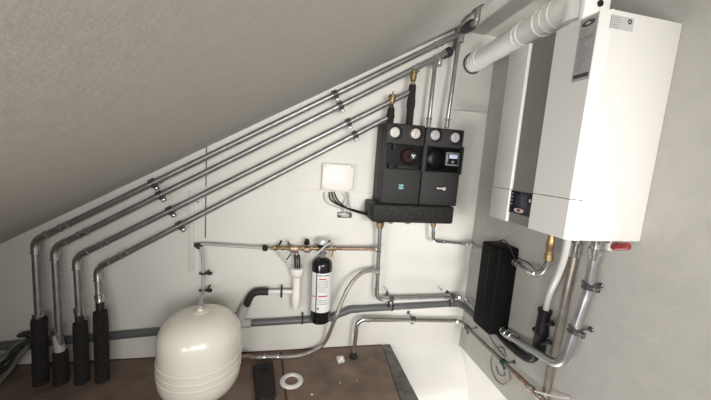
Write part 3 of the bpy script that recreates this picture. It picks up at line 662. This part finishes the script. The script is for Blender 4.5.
# ------------------------------------------------------------------ grey drain pipe
dr = empty('drain_pipe', BW(250, 330, .04), 'grey plastic drain pipe along the bottom of the back wall', 'drain pipe')
rd = .0205; od = .032
pts = [BW(-60, 352, od), BW(246, 323.5, od), BW(329, 318.5, od), BW(350, 309.5, od), BW(470, 303, od)]
pts[4] = Vector((XW - .045, -od, BW(455, 303.2, od).z)); pts.append(Vector((XW - .045, -.288, pts[4].z - .01)))
path, arcs = fil(pts, [1, .12, .12, .05]); bm = nb(); sweep(bm, path, rd, 18); obj('pipe', bm, 'drain', dr)
for i in (1, 2, 3):
    s, e = arcs[i]; a = path[s]; b = path[e]; da = (path[s - 1] - a).normalized(); db = (path[e + 1] - b).normalized()
    bm = nb(); la = min(.035, (path[s - 1] - a).length * .5); lb = min(.035, (path[e + 1] - b).length * .5)
    sweep(bm, [a + da * la] + path[s:e + 1] + [b + db * lb], rd * 1.1, 18); obj('bend', bm, 'drain', dr)
for (u, v, l) in [(302.5, 316, 'beside the black canister'), (392, 306, 'under the horizontal steel pipe')]:
    p = BW(u, v, od); bm = nb(); hoop(bm, Vector((p.x, -od, BW(u, 320.2 if u < 350 else 307, od).z)), (1, 0, -.02), rd * 1.02, rd * 1.22, .011)
    cz = BW(u, 320.2 if u < 350 else 307, od).z; box(bm, (p.x - .0055, -od - .004, cz + rd), (p.x + .0055, -od + .004, cz + rd + .03), .001); thing1('drain_clip', bm, 'rub', 'black clip holding the grey drain pipe %s' % l, 'clip', 'black drain clips')
# white branch, black elbow, light grey inlet
cb = empty('condensate_branch', BW(245, 318, .05), 'white waste branch with black elbow dropping into the grey drain', 'drain pipe')
a = BW(301, 291.5, .06); b = BW(268, 291.8, .06); c = BW(250.5, 297, .055); d_ = BW(246.3, 304.5, .05)
bm = nb(); cyl(bm, BW(296, 291.6, .06), b, .0125, 16); obj('pipe', bm, 'white', cb)
bm = nb(); path, _ = fil([BW(268.5, 291.6, .06), BW(252, 291.6, .058), BW(246.5, 305, .05)], .06); sweep(bm, path, .0215, 18)
obj('elbow', bm, 'rub', cb, label='black rubber elbow')
a2 = BW(245.5, 304, .05); b2 = BW(241, 318, .045); d = (b2 - a2).normalized(); L = (b2 - a2).length
bm = nb(); lathe(bm, a2, d, [(0, .021), (.02, .022), (.022, .027), (.04, .028), (L, .026)], 20)
p3 = BW(239, 322, .04); sweep(bm, [BW(241.5, 313, .045), BW(241, 322, .035)], .026, 18); sweep(bm, [BW(236, 323.8, od), BW(251, 323.2, od)], .025, 18); obj('inlet', bm, 'ldrain', cb, label='light grey inlet fitting')
bm = nb(); p = BW(281.5, 291.5, .06); hoop(bm, p, (1, 0, 0), .0127, .0165, .012); box(bm, (p.x - .006, -.068, p.z - .036), (p.x + .006, -.060 + .004, p.z + .042), .002); cyl(bm, p + Vector((0, .012, 0)), Vector((p.x, 0, p.z)), .005, 8)
thing1('pipe_bracket', bm, 'rub', 'black vertical bracket holding the white waste branch', 'clip')

# ------------------------------------------------------------------ expansion vessel
vx, vy, vr = -.390, -.385, .180
vb, vt = .06, .478
ev = empty('expansion_vessel', (vx, vy, 0), 'cream-coloured round expansion vessel standing on the floor', 'expansion vessel')
bm = nb(); prof = []
H = vt - vb; dome = .125
for i in range(13): a = PI / 2 * i / 12; prof.append((dome * (1 - math.cos(a)) , vr * math.sin(a) ** .74 if i else .001))
for z_, k in [(.001, 1.0), (.012, 1.0), (.015, 1.014), (.021, 1.014), (.024, 1.0), (.042, 1.0), (.045, 1.016), (.052, 1.016), (.055, 1.0), (.08, 1.0), (.083, 1.016), (.089, 1.016), (.092, 1.0)]: 
    if dome + z_ < H - dome: prof.append((dome + z_, vr * k))
for i in range(13): a = PI / 2 * i / 12; prof.append((H - dome + dome * math.sin(a), max(.001, vr * math.cos(a) ** .74)))
lathe(bm, (vx, vy, vb), (0, 0, 1), prof, 64); obj('body', bm, 'cream', ev)
bm = nb(); lathe(bm, (vx, vy, vt - .004), (0, 0, 1), [(0, .034), (.004, .033), (.006, .030), (.008, .012), (.018, .012)], 28); obj('top_plate', bm, 'cream', ev)
bm = nb(); lathe(bm, (vx, vy, vt + .0), (0, 0, 1), [(0, .011), (.028, .011), (.029, .007)], 16); obj('top_port', bm, 'labell', ev)
for k in range(3):
    an = math.radians((-58, 62, 182)[k]); c = Vector((vx + math.cos(an) * vr * .62, vy + math.sin(an) * vr * .62, 0)); bm = nb()
    dx = Vector((math.cos(an), math.sin(an), 0)); sweep(bm, [c + dx * .02 + Vector((0, 0, 0)), c + Vector((0, 0, vb + .05))], [.011, .011], 12); lathe(bm, c + dx * .02, (0, 0, 1), [(0, .017), (.006, .017), (.008, .012)], 14); obj('foot', bm, 'cream', ev)
# riser hose from the vessel top and its horizontal line
tp = Vector((vx, vy, vt + .02)); el = BW(200, 246, .04)
rh = empty('vessel_riser', tp, 'thin pale riser from the vessel top to the horizontal line', 'pipe')
bm = nb(); mid = BW(203.3, 275, .05); sweep(bm, smooth_path([el + Vector((0, 0, 0)), BW(202.6, 258, .045), mid, BW(203.2, 291, .08), tp.lerp(mid, .25) + Vector((0, 0, 0)), tp]), .0085, 14); obj('tube', bm, 'hose', rh)
bm = nb(); c = BW(198.8, 245.2, .04); lathe(bm, c + Vector((-.022, 0, 0)), (1, 0, 0), [(0, .010), (.002, .014), (.014, .014), (.016, .011), (.04, .011)], 8); lathe(bm, c + Vector((0, 0, .012)), (0, 0, -1), [(0, .012), (.03, .013), (.032, .010)], 12); obj('elbow_fitting', bm, 'rub', rh)
# black double clips
for (v, l) in [(273.5, 'upper'), (290.5, 'lower')]:
    off = .05 if l == 'upper' else .075
    p = BW(203.5, v, off); r_ = empty('double_clip', Vector((p.x, 0, p.z)), 'black double pipe clip, the %s of two on the vessel riser' % l, 'clip', 'black double clips')
    bm = nb(); hoop(bm, p, (0, 0, 1), .0088, .0135, .012); q = p + Vector((.034, .0, 0)); hoop(bm, q, (0, 0, 1), .008, .0125, .012); box(bm, p + Vector((.008, -.004, -.006)), q + Vector((-.008, .004, .006)), .002); box(bm, p + Vector((-.024, -.004, -.006)), p + Vector((-.008, .004, .006)), .002); obj('ring', bm, 'rub', r_)
    bm = nb(); cyl(bm, p + Vector((.017, .002, 0)), Vector((p.x + .017, 0, p.z)), .005, 8); obj('stud', bm, 'rub', r_)

# ------------------------------------------------------------------ safety group line
sg = empty('supply_line', BW(290, 249, .06), 'horizontal line of pale pipe, brass valves and copper pipe between riser and steel pipe', 'pipe')
L0 = BW(201, 243.8, .05); L1 = BW(262, 248, .06); L2 = BW(381, 249, .085)
bm = nb(); cyl(bm, L0, L1, .0085, 14); obj('pale_pipe', bm, 'hose', sg)
dl = (L2 - L1).normalized()
def along(u): 
    p = BW(u, 248.6, .07); t = (p.x - L1.x) / (L2.x - L1.x); return L1.lerp(L2, t)
bm = nb(); p = along(266); lathe(bm, p - dl * .02, dl, [(0, .010), (.004, .018), (.010, .019), (.022, .019), (.03, .012)], 10); obj('union_nut', bm, 'black', sg)
bm = nb(); p = along(270); q = along(345); cyl(bm, p, q, .0095, 14)
for u in (275, 283, 290, 303, 311, 318, 330, 335): lathe(bm, along(u) - dl * .008, dl, [(0, .011), (.001, .0145), (.014, .0145), (.016, .011)], 8)
obj('brass_body', bm, 'brass', sg)
bm = nb(); cyl(bm, along(341), L2 - dl * .012, .0105, 14); obj('copper_pipe', bm, 'copper', sg)
bm = nb(); lathe(bm, L2 - dl * .04, dl, bead(.0125, .026)); obj('coupling', bm, 'fit', sg)
def valve(u, ang, m, name, hl=.035, ball=.0):
    p = along(u); up = Vector((math.sin(ang), -.25, math.cos(ang))).normalized(); bm = nb(); lathe(bm, p, up, [(0, .010), (.016, .010), (.018, .007), (.03, .007)], 8); v = obj('valve_stem', bm, 'brass', sg)
    bm = nb(); c = p + up * .028
    if ball: lathe(bm, c, up, [(0, .008), (.003, .016), (.010, .017), (.014, .017), (.02, .012), (.022, .013), (.03, .013), (.032, .006)], 12)
    else:
        sweep(bm, [c, c + up * hl], [.005, .0065], 10); lathe(bm, c + up * hl, up, [(0, .006), (.004, .007), (.008, .004)], 10)
    obj(name, bm, m, v)
valve(277, .45, 'black', 'lever', .02); valve(290.5, -.35, 'rust', 'drain_spout', .014); valve(306.5, .0, 'black', 'cap', ball=1); 
p = along(326) ; bm = nb(); up = Vector((.3, -.2, 1)).normalized(); cyl(bm, p, p + up * .05, .006, 10); lathe(bm, p + up * .045, up, [(0, .006), (.002, .011), (.01, .011), (.012, .006)], 8); obj('test_valve', bm, 'brass', sg)
bm = nb(); p = along(333); sweep(bm, [p, p + Vector((-.005, -.015, -.03)), p + Vector((-.002, -.02, -.05))], .006, 10); obj('drain_tap', bm, 'brass', sg)
bm = nb(); p = along(294) + Vector((0, -.012, -.004)); box(bm, p - Vector((.024, .018, .016)), p + Vector((.026, .018, .018)), .007, 2); p = p + Vector((.075, 0, .0)); lathe(bm, p - dl * .02, dl, [(0, .012), (.004, .019), (.034, .019), (.04, .012)], 8); obj('valve_block', bm, 'copper', sg)
# relief valve body with black basket going down into the tundish
bm = nb(); a = along(292.5) + Vector((0, -.004, 0)); b = BW(297.2, 259, .085); sweep(bm, smooth_path([a, BW(296, 252, .08), b]), .012, 12); lathe(bm, a - Vector((0, 0, .005)), (-.4, -.1, .8), [(0, .014), (.022, .014), (.024, .008)], 8); rv = obj('relief_valve', bm, 'rust', sg)
bm = nb(); a = BW(297, 255, .085); b = BW(297.4, 269.5, .085); d = (b - a).normalized(); L = (b - a).length
for k in range(8):
    an = k * PI / 4; o = Vector((math.cos(an), math.sin(an), 0)) * .0145; cyl(bm, a + o, b + o, .0036, 8)
lathe(bm, a, d, [(0, .014), (.003, .018), (.008, .018), (.009, .012)], 16); lathe(bm, b, -d, [(0, .012), (.002, .018), (.010, .018), (.011, .012)], 16); obj('air_gap_cage', bm, 'rub', rv)
# grey diagonal braces
bm = nb(); a = BW(276, 250.5, .07); b = BW(290.5, 267, .08); sweep(bm, [a, b], .0075, 12); obj('drip_tube', bm, 'ldrain', sg)
bm = nb(); a = BW(329, 243.5, .13); b = BW(309, 261, .13); sweep(bm, smooth_path([along(332), a, b, BW(301.5, 268.5, .095)]), .0062, 12); obj('drip_tube', bm, 'ldrain', sg)
bm = nb(); a = BW(291, 253.5, .10); b = BW(286.5, 260, .11); sweep(bm, [a, b], .004, 8); obj('lever', bm, 'black', sg)
# tundish
td = empty('tundish', BW(296, 311, .085), 'white funnel-shaped siphon under the relief valve, left of the canister', 'siphon')
a = BW(297.4, 267.5, .085); b = BW(295.6, 311.5, .085); d = (b - a).normalized(); L = (b - a).length
bm = nb(); lathe(bm, a, d, [(0, .030), (0.001, .039), (.012, .0405), (.034, .0405), (.040, .036), (.056, .027), (.058, .0235), (L * .58, .0235), (L * .6, .0255), (L * .72, .027), (L * .82, .0235), (L * .93, .017), (L * .98, .012), (L, .003)], 26); obj('body', bm, 'white', td)
# canister
cn = empty('water_softener_canister', BW(320.5, 320, .09), 'glossy black canister with white label hanging from the supply line', 'canister')
a = BW(322.3, 257, .09); b = BW(320, 320.5, .09); d = (b - a).normalized(); L = (b - a).length; rc = .0600
bm = nb(); lathe(bm, a, d, [(0, .020), (.004, .026), (.010, .040), (.022, .054), (.036, rc), (L - .012, rc), (L - .004, rc * .94), (L, rc * .7)], 40); obj('body', bm, 'can', cn)
bm = nb(); lathe(bm, a + d * .004, -d, [(0, .018), (.02, .018), (.022, .024), (.036, .024), (.038, .018), (.062, .018)], 12); obj('neck_fitting', bm, 'fit', cn)
bm = nb(); n1 = a - d * .058; lathe(bm, n1, -d, [(0, .018), (.002, .031), (.012, .034), (.020, .034), (.022, .026)], 12); obj('head', bm, 'black', cn)
bm = nb(); lathe(bm, n1 - d * .0205, -d, [(0, .026), (.002, .032), (.022, .032), (.032, .028), (.036, .015)], 22); obj('cap', bm, 'glassc', cn, label='silver-grey cap')
# label: curved sheet, with stripe and lines as thin curved pieces
def curved(p0, p1, a0, a1, rr, th=.0006, n=16):
    """patch on the canister between fractions p0,p1 of its length; angle 0 faces the room (-Y)"""
    bm = nb(); ez = -d; ex = Vector((1, 0, 0)); ey = Vector((0, -1, 0)); g_ = []
    for i in range(n + 1):
        an = a0 + (a1 - a0) * i / n; o = ex * math.sin(an) + ey * math.cos(an)
        g_.append([bm.verts.new(a + d * L * p + o * (rr + t)) for p in (p0, p1) for t in (0, th)])
    for i in range(n):
        A_, B_ = g_[i], g_[i + 1]
        for (i0, i1) in ((0, 1), (1, 3), (3, 2), (2, 0)): bm.faces.new((A_[i0], A_[i1], B_[i1], B_[i0]))
    bm.faces.new(g_[0][:2] + g_[0][:1:-1]); bm.faces.new(g_[-1][:2] + g_[-1][:1:-1]); return bm
lb = obj('label', curved(.20, .80, -1.25, 1.35, rc + .0002), 'mark', cn, label='white paper label')
obj('stripe', curved(.20, .80, -.62, -.50, rc + .001), 'ink', lb)
obj('red_heading', curved(.275, .295, -.32, .35, rc + .001), 'red', lb)
obj('red_heading', curved(.535, .555, -.40, .55, rc + .001), 'red', lb)
obj('red_heading', curved(.555, .57, -1.1, -.70, rc + .001), 'red', lb)
obj('black_heading', curved(.225, .24, -.40, .75, rc + .001), 'inkg', lb)
for i, p in enumerate([.32, .35, .38, .41, .44, .47, .60, .63, .66]): obj('print_line', curved(p, p + .008, -.38, .3 + .3 * random.random(), rc + .001, n=6), 'inkg', lb)
obj('print_mark', curved(.72, .755, -.42, -.28, rc + .001, n=6), 'ink', lb)

# braided hose: steel pipe -> vessel
bh = empty('braided_hose', FL(280, 356), 'braided steel hose curving from the steel pipe down to the vessel', 'hose')
b_ = BW(378, 271, .095)
pts = [b_, BW(371, 270.6, .10), BW(361, 273.5, .12), BW(350, 285, .15), BW(342, 301, .17), BW(334.5, 320, .18), FL(324, 343, .075), FL(308, 353, .03), FL(292, 356.5, .014), FL(272, 357, .014), FL(256, 357.5, .02)]
pp = smooth_path(pts, 8); bm = nb(); sweep(bm, pp, .0115, 14); obj('hose', bm, 'braid', bh)
bm = nb(); d = (pts[1] - b_).normalized(); lathe(bm, b_, d, [(0, .010), (.004, .016), (.018, .016), (.02, .0135), (.035, .0135)], 10); lathe(bm, pp[-12], pp[-10] - pp[-12], bead(.0125, .016)); lathe(bm, pp[-6], pp[-4] - pp[-6], bead(.0125, .016)); obj('ferrule', bm, 'fit', bh)
e_ = pts[-1]; bm = nb(); q = FL(247, 358, .05); f_ = Vector((vx + .155, vy - .0, .10)); f_ = FL(240, 357.5, .085)
sweep(bm, smooth_path([e_, FL(249.5, 357.5, .032), FL(246, 357, .05), f_]), .0125, 12); lathe(bm, FL(249, 357.5, .034), (-1, 0, .3), bead(.014, .02)); lathe(bm, FL(245.5, 357, .05), (-.3, 0, -1), [(0, .009), (.03, .009), (.031, .013), (.045, .013)], 10); obj('brass_connector', bm, 'copper', bh)

# ------------------------------------------------------------------ things on the floor
c0, c1, c2, c3 = FL(251.5, 367), FL(274, 361), FL(276, 396), FL(254, 400)
ad = empty('black_socket_box', (c0 + c1 + c2 + c3) / 4, 'black plastic box with a round socket lying on the floor by the vessel', 'box')
bm = nb(); h = .045
T_ = [FL(252.5, 364.5, h), FL(273, 360.5, h), FL(276, 391, h), FL(270, 396, h), FL(256.5, 399.5, h)]
prism(bm, [Vector((p.x, p.y, 0)) for p in T_], (0, 0, h)); bmesh.ops.bevel(bm, geom=list(bm.edges), offset=.005, segments=2, affect='EDGES'); obj('case', bm, 'foam', ad)
c = FL(264.5, 371, h); bm = nb(); annulus(bm, c - Vector((0, 0, .001)), (0, 0, 1), .016, .022, .004); obj('socket_rim', bm, 'black', ad)
bm = nb(); lathe(bm, c - Vector((0, 0, .001)), (0, 0, 1), [(0, .0165), (.002, .0165)], 20); obj('socket', bm, 'black', ad)
c = FL(291.5, 381, 0); bm = nb(); n = 40; prof = [(.035, .0015), (.037, .006), (.045, .009), (.058, .007), (.063, .002), (.063, .0), (.035, .0)]
rings = [[bm.verts.new(c + Vector((math.cos(2 * PI * k / n) * r, math.sin(2 * PI * k / n) * r, z + .0005))) for k in range(n)] for r, z in prof]
for i in range(len(prof)):
    for k in range(n): bm.faces.new((rings[i][k], rings[i][(k + 1) % n], rings[(i + 1) % len(prof)][(k + 1) % n], rings[(i + 1) % len(prof)][k]))
thing1('pipe_rosette', bm, 'white', 'white ring-shaped pipe cover lying flat on the brown floor', 'ring')
c = FL(340.5, 362, 0); bm = nb(); bmesh.ops.create_icosphere(bm, subdivisions=3, radius=.024)
for v in bm.verts: v.co *= 1 + .28 * math.sin(v.co.x * 190 + 1) * math.cos(v.co.y * 170) + .1 * math.sin(v.co.z * 300); v.co.z *= .75; v.co += c + Vector((0, 0, .017))
for v in bm.verts: v.co.z = max(v.co.z, .0003)
thing1('crumpled_tissue', bm, 'white', 'small crumpled white scrap on the floor beside the pipe foot', 'scrap')
for i, (u, v, s, l) in enumerate([(312, 395, .007, 'by the frame bottom, right of the white ring'), (340, 383, .005, 'on the floor well below the crumpled scrap'), (357, 381, .004, 'on the floor toward the grey timber edge')]):
    c = FL(u, v); bm = nb(); bmesh.ops.create_icosphere(bm, subdivisions=1, radius=s)
    for w_ in bm.verts: w_.co.z *= .5; w_.co += c + Vector((random.uniform(-1, 1) * s * .2, random.uniform(-1, 1) * s * .2, s * .45))
    thing1('plaster_crumb', bm, 'trunk', 'tiny pale plaster crumb ' + l, 'crumb', 'plaster crumbs', )
# cables in the left corner
def cbl(pts, r, m, l): cable('floor_cable', pts, r, m, l, group='cables in the left corner')
cbl([FL(-12, 392, .02), FL(8, 372, .05), FL(22, 353, .14), BW(30, 345, .07)], .012, 'conduit', 'pale grey conduit end rising in the left corner of the floor')
cbl([FL(-15, 372, .04), FL(4, 362, .09), BW(17, 348, .10), BW(32, 338, .07)], .010, 'green', 'dark green cable slanting up in the left corner')
cbl([FL(-15, 380, .03), FL(6, 368, .07), BW(20, 352, .10), BW(36, 345, .07)], .012, 'rub', 'thick black cable slanting up in the left corner, lowest of the bunch')
cbl([FL(-15, 362, .10), FL(2, 357, .12), BW(16, 344, .09), BW(30, 339, .06)], .008, 'conduit', 'grey cable slanting up in the left corner, above the green one')
bm = nb(); p = BW(24, 335.2, .06); lathe(bm, p, (0, 0, 1), [(0, .006), (.002, .026), (.006, .028), (.008, .010)], 16); cyl(bm, p, Vector((p.x, -od, p.z - .03)), .006, 8); thing1('flush_plate', bm, 'rub', 'small flat black disc on a stem above the drain pipe in the left corner', 'plate')
# tiny extras on the wall
bm = nb(); p = BW(198, 202); cyl(bm, p, p + Vector((0, -.006, 0)), .004, 8); thing1('wall_plug', bm, 'ink', 'tiny dark screw hole between the diagonal pipes and the trunking', 'screw')
bm = nb(); p = BW(334, 120); cyl(bm, p, p + Vector((0, -.003, 0)), .003, 8)
bm.free()
